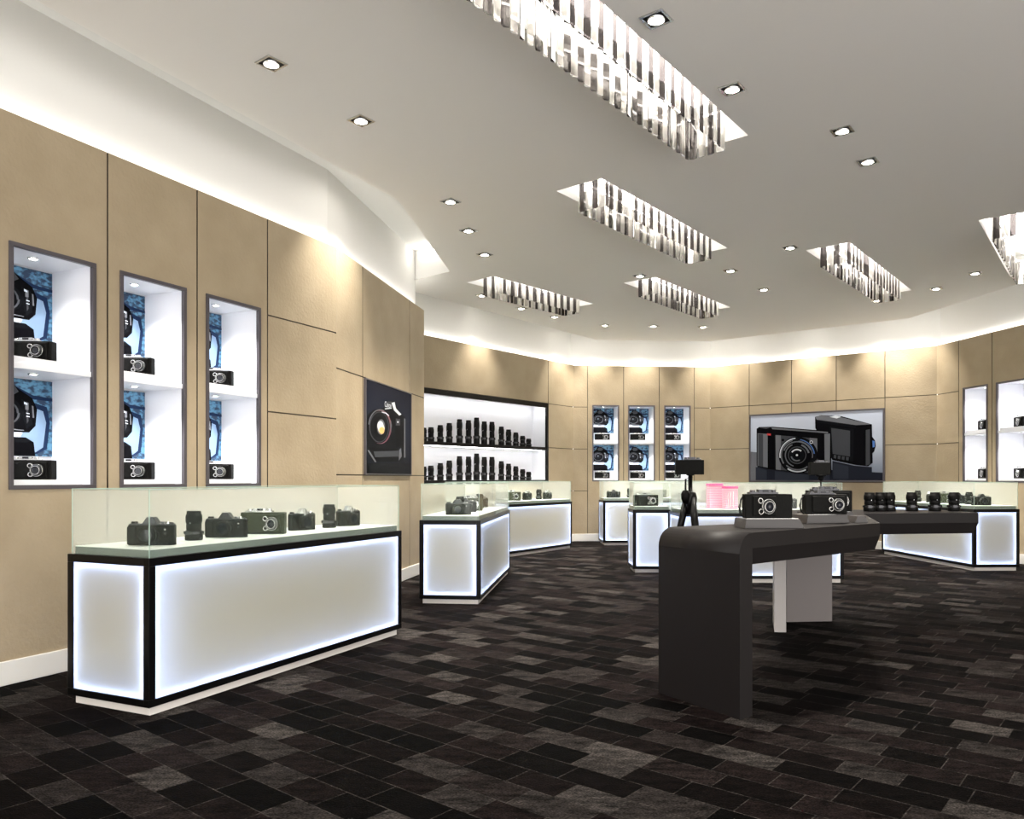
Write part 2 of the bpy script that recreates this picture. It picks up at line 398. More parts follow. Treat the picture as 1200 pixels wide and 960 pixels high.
# ------------------------------------------------------------------ crystal ceiling lights
def crystal_mesh(CRYS):
    mb = MB(); w, t = .030, .014
    mb.prism([(-w, t*.4), (-w, 0), (0, -t), (w, 0), (w, t*.4)], -.30, 0, CRYS)
    bmesh.ops.recalc_face_normals(mb.bm, faces=mb.bm.faces)
    me = bpy.data.meshes.new('crystal'); mb.bm.to_mesh(me); mb.bm.free(); me.materials.append(CRYS); return me
CM = [crystal_mesh(CRYS), crystal_mesh(CRYD)]
ch_lab = ['longest crystal ceiling light, at the top of the photo, nearest the viewer', 'crystal ceiling light in the middle, sole one between the nearest and the small far pair',
          'small crystal ceiling light farthest left, above the lens shelves', 'small far crystal ceiling light right of centre, with three downlights behind it',
          'crystal ceiling light on the right, above the wide camera picture', 'crystal ceiling light cut off by the right edge of the photo']
for i, (s0, s1) in enumerate(CH):
    dd = (s1-s0).normalized(); L = (s1-s0).length; c = (s0+s1)/2
    rz = math.atan2(dd.y, dd.x)
    t = thing('crystal_ceiling_light', ch_lab[i], 'ceiling light', (c.x, c.y, HCEIL), rz, 'crystal ceiling lights')
    hx, hy, hz = L/2+CEND, CWID/2+CSIDE, .26
    mb = MB()
    mb.face([(-hx,-hy,0), (hx,-hy,0), (hx,-hy,hz), (-hx,-hy,hz)], WHITE); mb.face([(-hx,hy,0), (-hx,hy,hz), (hx,hy,hz), (hx,hy,0)], WHITE)
    mb.face([(-hx,-hy,0), (-hx,-hy,hz), (-hx,hy,hz), (-hx,hy,0)], WHITE); mb.face([(hx,-hy,0), (hx,hy,0), (hx,hy,hz), (hx,-hy,hz)], WHITE)
    mb.face([(-hx,-hy,hz), (hx,-hy,hz), (hx,hy,hz), (-hx,hy,hz)], WHITE)
    mb.build('recess_box', t, norm=False)
    mb = MB(); mb.box(-L/2+.03, L/2-.03, -.10, .10, .225, .25, CHANW); mb.build('light_diffuser', t)
    mb = MB(); mb.box(-L/2, L/2, -CWID/2-.012, -CWID/2+.012, .135, .15, CHROME); mb.box(-L/2, L/2, CWID/2-.012, CWID/2+.012, .135, .15, CHROME)
    mb.box(-L/2-.012, -L/2+.012, -CWID/2, CWID/2, .135, .15, CHROME); mb.box(L/2-.012, L/2+.012, -CWID/2, CWID/2, .135, .15, CHROME)
    mb.build('hanging_rail', t)
    nl = int(L/.076); sp = L/nl
    pos = [(-L/2+sp*(j+.5), -CWID/2, 0) for j in range(nl)] + [(-L/2+sp*(j+.5), CWID/2, PI) for j in range(nl)]
    pos += [(-L/2, -CWID/2+.075*(j+.5), -PI/2) for j in range(4)] + [(L/2, -CWID/2+.075*(j+.5), PI/2) for j in range(4)]
    for j, (x, y, a) in enumerate(pos):
        o = bpy.data.objects.new('crystal_bar', CM[(j % 2) if random.random() < .9 else random.randint(0, 1)]); COL.objects.link(o); o.parent = t
        o.location = (x, y, .135); o.rotation_euler = (0, 0, a + random.uniform(-.25, .25))

# ------------------------------------------------------------------ recessed downlights
def make_downlight():
    t = thing('recessed_downlight', 'x', 'downlight', (0,0,HCEIL))
    mb = MB(); h, q = .075, .060
    mb.box(-h, h, -h, -q, -.006, 0, SILVER); mb.box(-h, h, q, h, -.006, 0, SILVER); mb.box(-h, -q, -q, q, -.006, 0, SILVER); mb.box(q, h, -q, q, -.006, 0, SILVER)
    mb.build('bezel', t)
    mb = MB(); mb.box(-q, q, -q, q, -.004, -.001, BLACKM); mb.build('black_insert', t)
    mb = MB(); mb.lathe([(.052, -.004), (.052, -.014), (.046, -.016), (.046, -.006)], CHROME, seg=20); mb.build('lamp_ring', t)
    mb = MB(); mb.lathe([(0, -.018), (.03, -.016), (.045, -.010), (.045, -.004)], LAMPW, seg=20); mb.build('lamp_lens', t)
    return t
DL = [  # (labels end up as 'square ' + text)
  # pixel x, y and a label
 (318,74,'downlight at the far top left, half hidden at the curved picture edge'), (423,141,'downlight left of the nearest crystal light, closest to the left wall'),
 (528,236,'downlight nearest the left ceiling gap, first of a row of three'), (549,270,'middle downlight of the row of three left of the central crystal light'),
 (568,298,'last downlight of the row of three, just before the small left crystal light'), (769,22,'downlight right of the nearest crystal light, at the top edge of the photo'),
 (858,104,'large looking downlight just beyond the far end of the nearest crystal light'), (987,153,'upper one of the two downlights at the upper right of the ceiling'),
 (1017,189,'lower one of the two downlights at the upper right of the ceiling'), (926,290,'downlight left of the right crystal light near its near end'),
 (856,317,'downlight at the far right tip of the central crystal light'), (750,323,'downlight below the middle of the central crystal light'),
 (895,339,'downlight right of the small far crystal light, towards the right one'), (1097,338,'downlight right of the right crystal light far end, above the rear right wall'),
 (1143,320,'downlight nearest the right wall, before the cut-off crystal light'), (709,381,'left one of the three downlights in a row over the rear niches'),
 (766,382,'middle one of the three downlights in a row over the rear niches'), (824,383,'right one of the three downlights in a row over the rear niches'),
 (565,346,'downlight under the left end of the small left crystal light'), (611,361,'downlight under the middle of the small left crystal light'),
 (650,371,'downlight under the right end of the small left crystal light'), (1028,352,'downlight under the far end of the right crystal light')]
dl0 = make_downlight()
for i, (px, py, lab) in enumerate(DL):
    p = P(px, py, HCEIL)
    o = dl0 if i == 0 else dup(dl0, p, 0)
    o.location = p; o.rotation_euler.z = hd*-1; o['label'] = 'square ' + lab; o['group'] = 'recessed ceiling downlights'
    lamp('downlight_beam', 'SPOT', (0, 0, -.03), E_SPOT*(1.9 if py > 300 else 1.0), parent=o, spot_size=math.radians(95), spot_blend=.8, shadow_soft_size=.04)

# wall-washer lamps in the cove gap above the wall panels (real fittings, mostly hidden by the ceiling edge)
def make_washer():
    t = thing('wall_washer_lamp', 'x', 'lamp', (0,0,HUP))
    mb = MB(); mb.lathe([(0,0), (.05,0), (.05,-.07), (.045,-.08), (.04,-.075)], SILVER, seg=16); mb.build('lamp_housing', t)
    mb = MB(); mb.lathe([(0,-.072), (.04,-.072)], LAMPW, seg=16); mb.build('lamp_lens', t)
    return t
ws0 = make_washer(); first = True
def washer(w, px, lab, off=.30, power=1.0):
    global first
    a, b = w; e = (b-a).normalized(); n = Vector((e.y, -e.x)); p = a + e*s_at(w, px) + n*off
    o = ws0 if first else dup(ws0, (p.x, p.y, HUP)); first = False
    o.location = (p.x, p.y, HUP); o['label'] = 'small cylindrical lamp in the ceiling gap ' + lab; o['group'] = 'wall washer lamps in the ceiling gap'
    lamp('washer_beam', 'SPOT', (0, 0, -.09), E_WASH*power, (1,.955,.88), parent=o, spot_size=math.radians(78), spot_blend=.85, shadow_soft_size=.03)
for px, lab in ((872,'over the left end of the wide camera picture'), (952,'over the middle of the wide camera picture'), (1035,'over the right end of the wide camera picture')):
    washer(WE, px, lab)
washer(WE, 1075, 'right of the wide camera picture', power=.6)
washer(WD, 697, 'over the first rear niche', power=.6); washer(WD, 751, 'over the second rear niche', power=.6); washer(WD, 826, 'left of the wide camera picture', power=.6)
washer(WC, 655, 'beside the lens shelves', power=.7); washer(WC, 560, 'over the lens shelves', power=.6)
washer(WA, 386, 'at the corner of the left wall', power=.5); washer(WB, 405, 'just past the corner of the left wall', power=.6)

# ------------------------------------------------------------------ camera and lens models (front = -y, base z = 0)
def make_rangefinder(lx=.07, body=None, strap=False, name='rangefinder_camera', TOPM=None):
    TOPM = TOPM or SILVER
    body = body or RUBBER
    t = thing(name, 'x', 'camera')
    mb = MB(); mb.box(-.145, .145, -.035, .035, 0, .128, body); mb.box(-.10, lx+.055, -.046, -.03, .012, .118, body); mb.build('body', t, bevel=.006)
    mb = MB(); mb.box(-.115, .06, -.030, .030, .128, .138, TOPM); mb.box(-.06, .02, -.028, .02, .138, .152, TOPM)
    mb.cyl((-.09, 0, .136), .018, .012, TOPM, seg=18); mb.cyl((.04, .0, .136), .014, .014, TOPM, seg=18); mb.build('top_plate', t, bevel=.002)
    mb = MB(); mb.box(-.035, .0, -.032, -.026, .139, .150, LENSG); mb.build('viewfinder_window', t)
    mb = MB(); c = (lx, -.046, .062)
    mb.cyl(c, .040, .018, BLACK, 'y'); mb.cyl((lx, -.064, .062), .033, .014, GUN, 'y'); l = mb.build('lens', t)
    mb = MB()
    for r, y in ((.040, -.0645), (.0285, -.0785)):
        T = Matrix.Translation((lx, y, .062)) @ Matrix.Rotation(PI/2, 4, 'X')
        mb.lathe([(r, 0), (r, .003), (r-.003, .003), (r-.003, 0)], SILVER, T, 28)
    mb.build('lens_ring', l)
    mb = MB(); mb.cyl((lx, -.0785, .062), .024, .001, LENSG, 'y'); mb.build('front_glass', l)
    for dz, dx in ((.092, -.046), (.035, -.043)):
        mb = MB(); T = Matrix.Translation((lx+dx, -.046, dz)) @ Matrix.Rotation(PI/2, 4, 'X')
        mb.lathe([(0, .004), (.006, .004), (.006, .006), (.011, .006), (.011, .010), (.0155, .010), (.0155, 0)], SILVER if dz > .05 else SILVER, T, 20)
        mb.cyl((lx+dx, -.052, dz), .010, .003, BLACK, 'y', 18); mb.build('dial', t)
    if strap:
        mb = MB()
        mb.tube([(-.145, 0, .115), (-.165, -.01, .10), (-.178, -.015, .06), (-.172, -.02, .02), (-.150, -.03, .004)], .004, RUBBER)
        mb.tube([(-.145, .01, .12), (-.158, .01, .09), (-.163, .01, .05), (-.155, .0, .01)], .0035, BLACK)
        mb.build('strap', t)
    return t
def make_slr(silver=False, name='reflex_camera'):
    t = thing(name, 'x', 'camera')
    mb = MB(); w, d, c = .13, .032, .016
    mb.prism([(-w, -d+c), (-w+c, -d), (w-c, -d), (w, -d+c), (w, d-c), (w-c, d), (-w+c, d), (-w, d-c)], 0, .112, RUBBER)
    mb.build('body', t, bevel=.003)
    mb = MB(); mb.prism([(-w+.004, -d+c), (-w+c, -d+.004), (w-c, -d+.004), (w-.004, -d+c), (w-.004, d-c), (w-c, d-.004), (-w+c, d-.004), (-w+.004, d-c)], .112, .120, GUN)
    T = Matrix.Rotation(PI/2, 4, 'X')
    mb.prism([(-.045, .118), (.045, .118), (.018, .157), (-.018, .157)], -.024, .034, SILVER if silver else GUN, T)
    mb.build('top_plate', t, bevel=.003)
    mb = MB(); mb.cyl((-.10, 0, .119), .018, .012, BLACKM, seg=18); mb.build('rewind_knob', t)
    mb = MB(); mb.cyl((.065, 0, .119), .016, .012, GUN, seg=18); mb.cyl((.09, -.005, .119), .007, .012, SILVER, seg=12); mb.cyl((.104, .008, .119), .012, .007, BLACKM, seg=16); mb.build('shutter_dial', t)
    mb = MB(); T = Matrix.Translation((0, -.030, .058)) @ Matrix.Rotation(PI/2, 4, 'X')
    mb.lathe([(0, 0), (.053, 0), (.053, .012), (.048, .014), (.048, .030), (.051, .031), (.051, .050), (.045, .052), (.045, .062), (.038, .062), (.033, .054)], BLACKM, T, 28)
    l = mb.build('lens', t)
    mb = MB(); mb.lathe([(.0535, .004), (.0535, .009)], SILVER, T, 28); mb.lathe([(.0, .056), (.034, .054)], LENSG, T, 24); mb.build('front_glass', l)
    mb = MB(); mb.box(-.125, -.075, -.044, -.028, .004, .105, RUBBER); mb.build('grip', t, bevel=.006)
    mb = MB(); mb.cyl((.085, -.031, .088), .0055, .002, SILVER, 'y', 12); mb.cyl((.085, -.031, .066), .008, .001, GUN, 'y', 12); mb.build('flash_socket', t)
    if silver:
        mb = MB(); mb.box(-.020, .004, -.070, -.028, .01, .150, SILVER); mb.build('flash_bracket', t, bevel=.004)
    return t
def make_lens(h=.18, r=.048, name='camera_lens'):
    t = thing(name, 'x', 'lens')
    mb = MB(); b = h*.34
    mb.lathe([(0, b), (r*.86, b), (r*.95, b+.006), (r*.95, b+(h-b)*.3), (r*.92, b+(h-b)*.32), (r*.92, b+(h-b)*.36), (r, b+(h-b)*.40), (r, h-.022), (r*.9, h-.02), (r*.9, h-.004), (r*.84, h), (0, h-.002)], BLACKM, seg=28)
    for k in range(28):
        a = 2*PI*k/28; T = Matrix.Rotation(a, 4, 'Z'); mb.box(r*.97, r*1.03, -.0022, .0022, b+(h-b)*.45, h-.03, RUBBER, T)
    mb.build('barrel', t)
    mb = MB(); mb.lathe([(0, 0), (r*1.08, 0), (r*1.12, .006), (r*1.12, b*.55), (r*1.02, b*.6), (r*1.02, b), (0, b)], BLACKM, seg=28)
    mb.box(-r*1.22, r*1.22, -r*.35, r*.35, b*.62, b*.92, BLACKM); mb.build('mount_base', t, bevel=.002)
    mb = MB(); mb.lathe([(r*1.03, b*.64), (r*1.03, b*.86)], GUN, seg=28); mb.box(-r*.72, -r*.02, -r*1.09, -r*.6, b*.55, b*.95, GUN); mb.build('scale_window', t)
    mb = MB(); mb.cyl((-.004, -r*.99, h*.60), .0028, .002, NWHITE, 'y', 8); mb.build('alignment_dot', t)
    return t
rf_r = make_rangefinder(.07); rf_olive = make_rangefinder(.07, OLIVE); rf_mid = make_rangefinder(-.01, None, True, TOPM=GUN); rf_strap = make_rangefinder(.07, None, True, TOPM=GUN); rf_dark = make_rangefinder(.07, TOPM=GUN)
slr = make_slr(); slr_s = make_slr(True); lens_o = make_lens(); lens_plain = make_lens()
USED = set()
def put(proto, loc, rz, label, group=None, scale=None):
    if proto.name not in USED:
        USED.add(proto.name); o = proto; o.location = loc; o.rotation_euler = (0, 0, rz); o['label'] = label
        if group: o['group'] = group
        PSC.append((o, scale)); return o
    return dup(proto, loc, rz, label, group, scale or (1,1,1))
PSC = []

# ------------------------------------------------------------------ lit wall niches
def poster_mesh(mb, w, h, polys, x0=0, z0=0, y0=0, dy=-.0012):
    for k, (pts, m) in enumerate(polys):
        mb.face([(x0+u*w, y0+dy*(k+1), z0+v*h) for u, v in pts], m)
def circ(cx, cy, r, asp=1, n=28, a0=0, a1=2*PI, rr=None):
    return [(cx + r*math.cos(a0+(a1-a0)*i/n), cy + r*asp*math.sin(a0+(a1-a0)*i/n)) for i in range(n if a1-a0 > 6.2 else n+1)]
def ringp(cx, cy, r1, r2, asp, m, a0=0, a1=2*PI, n=20):
    out = []
    for i in range(n):
        t0, t1 = a0+(a1-a0)*i/n, a0+(a1-a0)*(i+1)/n
        out.append(([(cx+r1*math.cos(t0), cy+r1*asp*math.sin(t0)), (cx+r2*math.cos(t0), cy+r2*asp*math.sin(t0)), (cx+r2*math.cos(t1), cy+r2*asp*math.sin(t1)), (cx+r1*math.cos(t1), cy+r1*asp*math.sin(t1))], m))
    return out
BLUE = noisy(mat('poster_blue', (.05,.2,.4), .4), 24, (.003,.022,.06), (.09,.24,.38), detail=14, stretch=(1,1,1.6)); _cr = [n for n in BLUE.node_tree.nodes if n.type == 'VALTORGB'][0]; _cr.color_ramp.elements[0].position = .42; _cr.color_ramp.elements[1].position = .60
PBL = mat('poster_ice', (.19,.29,.43), .4); PWH = mat('poster_white', (.5,.55,.62), .4); PNV = mat('poster_navy', (.008,.02,.06), .4, spec=.1)
PK0 = mat('print_black', (.003,.003,.004), .35, spec=.02); PK1 = mat('print_charcoal', (.0055,.006,.0075), .35, spec=.02); PK2 = mat('print_grey', (.05,.053,.06), .35, spec=.02)
PK3 = mat('print_mid_grey', (.13,.135,.15), .35, spec=.02); PK4 = mat('print_silver', (.62,.65,.70), .35, spec=.02)
def niche_poster():
    p = [([(0,0),(1,0),(1,1),(0,1)], BLUE)]
    p += [([(.80,.03),(.93,.10),(.97,.45),(.93,.66),(.70,.72),(.60,.70),(.66,.60),(.82,.55),(.80,.30),(.72,.04)], PNV),
          ([(.78,.05),(.88,.12),(.92,.45),(.88,.60),(.70,.66),(.72,.55),(.70,.25)], PBL),
          ([(.20,.20),(.78,.05),(.84,.40),(.84,.50),(.60,.52),(.30,.40)], PBL), ([(.0,.90),(.35,.98),(.75,.80),(1,.78),(1,.74),(.7,.75),(.35,.92),(0,.82)], PNV),
          ([(.02,.10),(.10,.55),(.02,.70),(0,.5)], PNV), ([(.16,.18),(.55,.16),(.62,.30),(.40,.42),(.2,.36)], PWH),
          ([(.10,.48),(.16,.72),(.24,.80),(.34,.92),(.46,.95),(.58,.86),(.74,.76),(.80,.62),(.78,.40),(.70,.31),(.40,.30),(.18,.34)], PK0),
          ([(.34,.84),(.40,.91),(.52,.90),(.57,.83),(.50,.78),(.38,.78)], PK2), ([(.60,.74),(.72,.70),(.74,.42),(.66,.36),(.62,.5)], PK1),
          ([(.655,.70),(.685,.69),(.69,.46),(.67,.42)], PK2), (circ(.38,.56,.235,.85), PK1), (circ(.37,.55,.20,.85), PK0)]
    p += ringp(.37,.55,.20,.175,.85,PK2) + ringp(.37,.55,.15,.135,.85,PK3,.6,3.4) + [(circ(.36,.55,.10,.85), PK1), (circ(.35,.57,.04,.85), PK2)]
    p += [([(.62,.70),(.66,.69),(.66,.60),(.62,.60)], PK3), ([(.70,.66),(.72,.65),(.73,.50),(.71,.50)], PK3), ([(.63,.56),(.67,.555),(.67,.545),(.63,.55)], PK4), ([(.63,.52),(.67,.515),(.67,.505),(.63,.51)], PK4),
          ([(.22,.80),(.30,.86),(.31,.845),(.24,.79)], PK3), ([(.18,.36),(.30,.33),(.60,.325),(.60,.335),(.30,.345),(.19,.375)], PK3)]
    p += [([(.04,.0),(.06,.20),(.20,.24),(.62,.24),(.72,.18),(.74,.0)], PK0), ([(.08,.19),(.20,.23),(.62,.23),(.68,.19),(.60,.17),(.2,.17)], PK1), ([(.60,.70),(.64,.68),(.64,.66),(.60,.67)], PWH)]
    return p
def make_niche(w, poster=True):
    t = thing('display_niche', 'x', 'display niche')
    H = NZ1-NZ0; dp = .46
    mb = MB(); f = .028
    for a in ((0,w,0,f), (0,w,H-f,H), (0,f,f,H-f), (w-f,w,f,H-f)): mb.box(a[0], a[1], -.012, .02, a[2], a[3], MAUVE)
    mb.build('frame', t, bevel=.002)
    mb = MB(); i0, i1, b0, b1 = f*.6, w-f*.6, f*.6, H-f*.6
    mb.box(i0-.01, i0, .0, dp, b0, b1, NWHITE); mb.box(i1, i1+.01, .0, dp, b0, b1, NWHITE)
    mb.box(i0-.01, i1+.01, .0, dp, b0-.01, b0, NWHITE); mb.box(i0-.01, i1+.01, 0, dp, b1, b1+.01, NWHITE); mb.box(i0-.01, i1+.01, dp, dp+.01, b0-.01, b1+.01, NWHITE)
    mb.build('cabinet_box', t)
    mb = MB(); zs = .775; mb.box(i0, i1, .008, dp, zs, zs+.035, NWHITE); mb.build('shelf', t, bevel=.002)
    for z in (b0, zs+.035):
        mb = MB(); mb.box(i0+.02, i1-.06, .03, .38, z, z+.045, NWHITE); mb.build('riser', t, bevel=.002)
        if poster:
            mb = MB(); top = (zs if z == b0 else b1); zp = z+.045+.165; ph = top-zp-.012
            mb.box(i0, i1, dp-.014, dp-.001, zp, top-.010, PK1)
            poster_mesh(mb, i1-i0, ph, niche_poster(), i0, zp, dp-.014, -.0006)
            mb.build('photo_panel', t, norm=False)
    for z, nm in ((zs, 'a'), (b1, 'b')):
        T = Matrix.Translation((w*.48, .20, z))
        mb = MB(); mb.lathe([(.034, 0), (.034, -.006), (.026, -.008), (.026, -.002)], CHROME, T, 20); r = mb.build('lamp_ring', t)
        mb = MB(); mb.lathe([(0, -.005), (.026, -.005)], LAMPW, T, 20); mb.build('lamp_lens', r)
    return t
def add_niche(proto, wl, hole, label, cams, first, face_yaw=0.0):
    a, b = wl; e = (b-a).normalized(); n = Vector((e.y, -e.x)); p = a+e*hole[0]; rz = math.atan2(e.y, e.x)
    wd = hole[1]-hole[0]
    o = proto if first else dup(proto, (0,0,0))
    o.location = (p.x, p.y, NZ0); o.rotation_euler = (0,0,rz); o.scale = (wd/.60, 1, 1); o['label'] = label; o['group'] = 'lit display niches'
    for z in (.755, NZ1-NZ0-.035):
        lamp('niche_lamp', 'SPOT', (.60*.48, .20, z), E_NICHE, (1,.98,.96), parent=o, spot_size=math.radians(120), spot_blend=.9, shadow_soft_size=.03)
    for k, (z, lab) in enumerate(((NZ0+.0168+.045, cams[0]), (NZ0+.81+.045, cams[1]))):
        q = p + e*(wd*.44) - n*.19
        put(rf_r, (q.x, q.y, z), face_yaw, lab, 'cameras in the lit niches', (1.08,1,1.02) if face_yaw == 0 else (1,1.1,1.25))
np_ = make_niche(.60); nq_ = make_niche(.60, False)
ordn = ['first', 'second', 'third']
posA = ['cut by photo edge', 'in the middle of three', 'nearest the plain panels']
for i, h in enumerate(nA):
    add_niche(np_, WA, h, 'tall lit two-shelf niche in the left wall, ' + posA[i], ['black camera, lower shelf of left wall niche ' + posA[i], 'black camera, upper shelf of left wall niche ' + posA[i]], i == 0)
posD = ['leftmost of three', 'middle of three', 'rightmost, behind tripod']
for i, h in enumerate(nD):
    add_niche(np_, WD, h, 'small distant lit niche in the rear wall, ' + posD[i], ['tiny black camera, lower shelf of rear niche ' + posD[i], 'tiny black camera, upper shelf of rear niche ' + posD[i]], False)
posF = ['left one', 'at the right edge of the photo']
for i, h in enumerate(nF):
    add_niche(nq_, WF, h, 'white lit niche in the right wall, ' + posF[i], ['side-on camera, lower shelf of right wall niche, ' + posF[i], 'side-on camera, upper shelf of right wall niche, ' + posF[i]], i == 0, -PI/2-.15)

# ------------------------------------------------------------------ lens shelves in the rear left wall
e = (WC[1]-WC[0]).normalized(); nC = Vector((e.y, -e.x)); pC = WC[0]+e*LS0; rzC = math.atan2(e.y, e.x); LW = LS1-LS0; LH = LSZ1-LSZ0
t = thing('lens_display_shelf', 'wide white backlit recess with black frame and one black shelf full of lenses', 'wall shelf', (pC.x, pC.y, LSZ0), rzC)
mb = MB(); f = .05
for a in ((0,LW,0,f), (0,LW,LH-.085,LH), (0,f,f,LH-f), (LW-f,LW,f,LH-f)): mb.box(a[0], a[1], -.02, .03, a[2], a[3], BLACK)
mb.build('frame', t, bevel=.003)
mb = MB(); dp = .34
mb.box(.03, LW-.03, dp, dp+.01, .03, LH-.03, NWHITE); mb.box(.03, .04, 0, dp, .03, LH-.03, NWHITE); mb.box(LW-.04, LW-.03, 0, dp, .03, LH-.03, NWHITE)
mb.box(.03, LW-.03, .0, dp, .03, .045, NWHITE); mb.box(.03, LW-.03, 0, dp, LH-.045, LH-.03, NWHITE)
mb.build('cabinet_box', t)
mb = MB(); zsh = .645; mb.box(.04, LW-.04, .0, dp, zsh-.02, zsh+.04, BLACK); mb.build('shelf', t, bevel=.003)
mb = MB(); STRW = mat('shelf_strip_light', (1,1,1), .5, emit=(1,.98,.97), es=E_LENSWALL)
mb.box(.08, LW-.08, .10, .13, zsh-.028, zsh-.02, STRW); mb.box(.08, LW-.08, .10, .13, LH-.053, LH-.045, STRW); mb.build('strip_light', t)
xs = [(496.5,16),(505,17),(516,20),(526.5,23),(538.5,28),(549,27.5),(558.5,31),(567.5,27),(576.5,27),(587.5,22),(596,19),(604.5,16),(612.5,12.5),(619.5,9.5)]
for row, z, wh in ((0, LSZ0+.05, 'lower'), (1, LSZ0+zsh+.04, 'upper')):
    WC2 = (WC[0]-nC*.14, WC[1]-nC*.14)
    for j, (px, h) in enumerate(xs):
        q = WC2[0]+e*s_at(WC2, px)
        hh = h*q.y/F_PX
        num = ['leftmost','second','third','fourth','fifth','sixth','seventh','eighth','ninth','tenth','eleventh','twelfth','thirteenth','last, shortest'][j]
        lab = '%s black lens standing upright on the %s wall shelf, %s from the left' % ('tall' if h > 25 else 'short' if h < 17 else 'medium height', wh, num) if j < 13 else 'shortest black lens at the right end of the %s wall shelf' % wh
        put(lens_plain, (q.x, q.y, z), -.4, lab, 'black lenses on the wall shelves', (1.02, 1.02, hh/.18))

# ------------------------------------------------------------------ display cases
FT = .045; ZB, ZT = .05, .862; ZD, ZG = .907, 1.235
def display_case(p, rz, L, Wd, label, group=None, sides=('f','b','l','r'), far_end=None):
    """local x along length, local y depth; p = front-near corner of the body"""
    t = thing('glass_display_case', label, 'display case', (p[0], p[1], 0), rz, group)
    mb = MB(); mb.box(.032, L-.032, .030, Wd-.030, 0, ZB, KICK); mb.build('kick_plate', t)
    mb = MB(); F = FT
    for z0, z1 in ((ZB, ZB+F*.9), (ZT-F, ZT)):
        mb.box(0, L, 0, F, z0, z1, BLACK); mb.box(0, L, Wd-F, Wd, z0, z1, BLACK); mb.box(0, F, F, Wd-F, z0, z1, BLACK); mb.box(L-F, L, F, Wd-F, z0, z1, BLACK)
    for x in (0, L-F):
        for y in (0, Wd-F): mb.box(x, x+F, y, y+F, ZB+F*.9, ZT-F, BLACK)
    mb.build('frame', t, bevel=.003)
    z0, z1 = ZB+F*.9, ZT-F
    def panel(c, a, ln):       # c = origin on the face line, a = rotation, ln = width
        T = Matrix.Translation((c[0], c[1], 0)) @ Matrix.Rotation(a, 4, 'Z')
        mb = MB(); mb.face([T @ Vector(v) for v in ((0, .008, z0), (ln, .008, z0), (ln, .008, z1), (0, .008, z1))], FROST); pn = mb.build('frosted_panel', t, norm=False)
        mb = MB(); w = .012; y = .032
        for x0, x1, a0, a1 in ((.004, ln-.004, z0+.002, z0+.002+w), (.004, ln-.004, z1-.002-w, z1-.002), (.002, .002+w, z0+.02, z1-.02), (ln-.002-w, ln-.002, z0+.02, z1-.02)):
            mb.face([T @ Vector(v) for v in ((x0, y, a0), (x1, y, a0), (x1, y, a1), (x0, y, a1))], LEDB)
        mb.build('edge_light', pn, norm=False)
    if 'f' in sides: panel((F, 0), 0, L-2*F)
    if 'b' in sides: panel((L-F, Wd), PI, L-2*F)
    if 'l' in sides: panel((0, Wd-F), -PI/2, Wd-2*F)
    if 'r' in sides: panel((L, F), PI/2, Wd-2*F)
    mb = MB(); mb.box(F, L-F, F+.07, F+.08, z0, z1, NWHITE); mb.box(F, L-F, Wd-F-.08, Wd-F-.07, z0, z1, NWHITE); mb.box(F+.07, F+.08, F+.08, Wd-F-.08, z0, z1, NWHITE); mb.box(L-F-.08, L-F-.07, F+.08, Wd-F-.08, z0, z1, NWHITE)
    mb.build('inner_carcass', t)
    mb = MB(); mb.box(.03, L-.03, .03, Wd-.03, ZT, ZD-.004, DECKS); mb.box(.03, L-.03, .03, Wd-.03, ZD-.004, ZD, DECK); mb.build('deck', t)
    g = .006; a, b, c, d = .018, L-.018, .018, Wd-.018
    for nm, bx in (('glass_pane', (a, b, c, c+g)), ('rear_glass_pane', (a, b, d-g, d)), ('glass_pane', (a, a+g, c+g, d-g)), ('glass_pane', (b-g, b, c+g, d-g))):
        mb = MB(); mb.box(bx[0], bx[1], bx[2], bx[3], ZT, ZG-g, GLASSB if nm[0] == 'r' else GLASS); mb.build(nm, t)
    mb = MB(); mb.box(a, b, c, d, ZG-g, ZG, GLASS); mb.build('glass_top', t)
    for o in t.children:
        if far_end is not None and o.name.startswith('glass_pane') and abs(o.data.vertices[0].co.x - (far_end and b-g or a)) < .01 and abs(o.data.vertices[1].co.x-o.data.vertices[0].co.x) < .02: o.data.materials[0] = GLASSB
    mb = MB(); r = .0022
    for x, y in ((a, c), (b, c), (a, d), (b, d)): mb.box(x-r, x+r, y-r, y+r, ZT, ZG+.001, GEDGE)
    for y in (c, d): mb.box(a, b, y-r, y+r, ZG-.001, ZG+.003, GEDGE)
    for x in (a, b): mb.box(x-r, x+r, c, d, ZG-.001, ZG+.003, GEDGE)
    mb.build('glass_edge_trim', t)
    return t
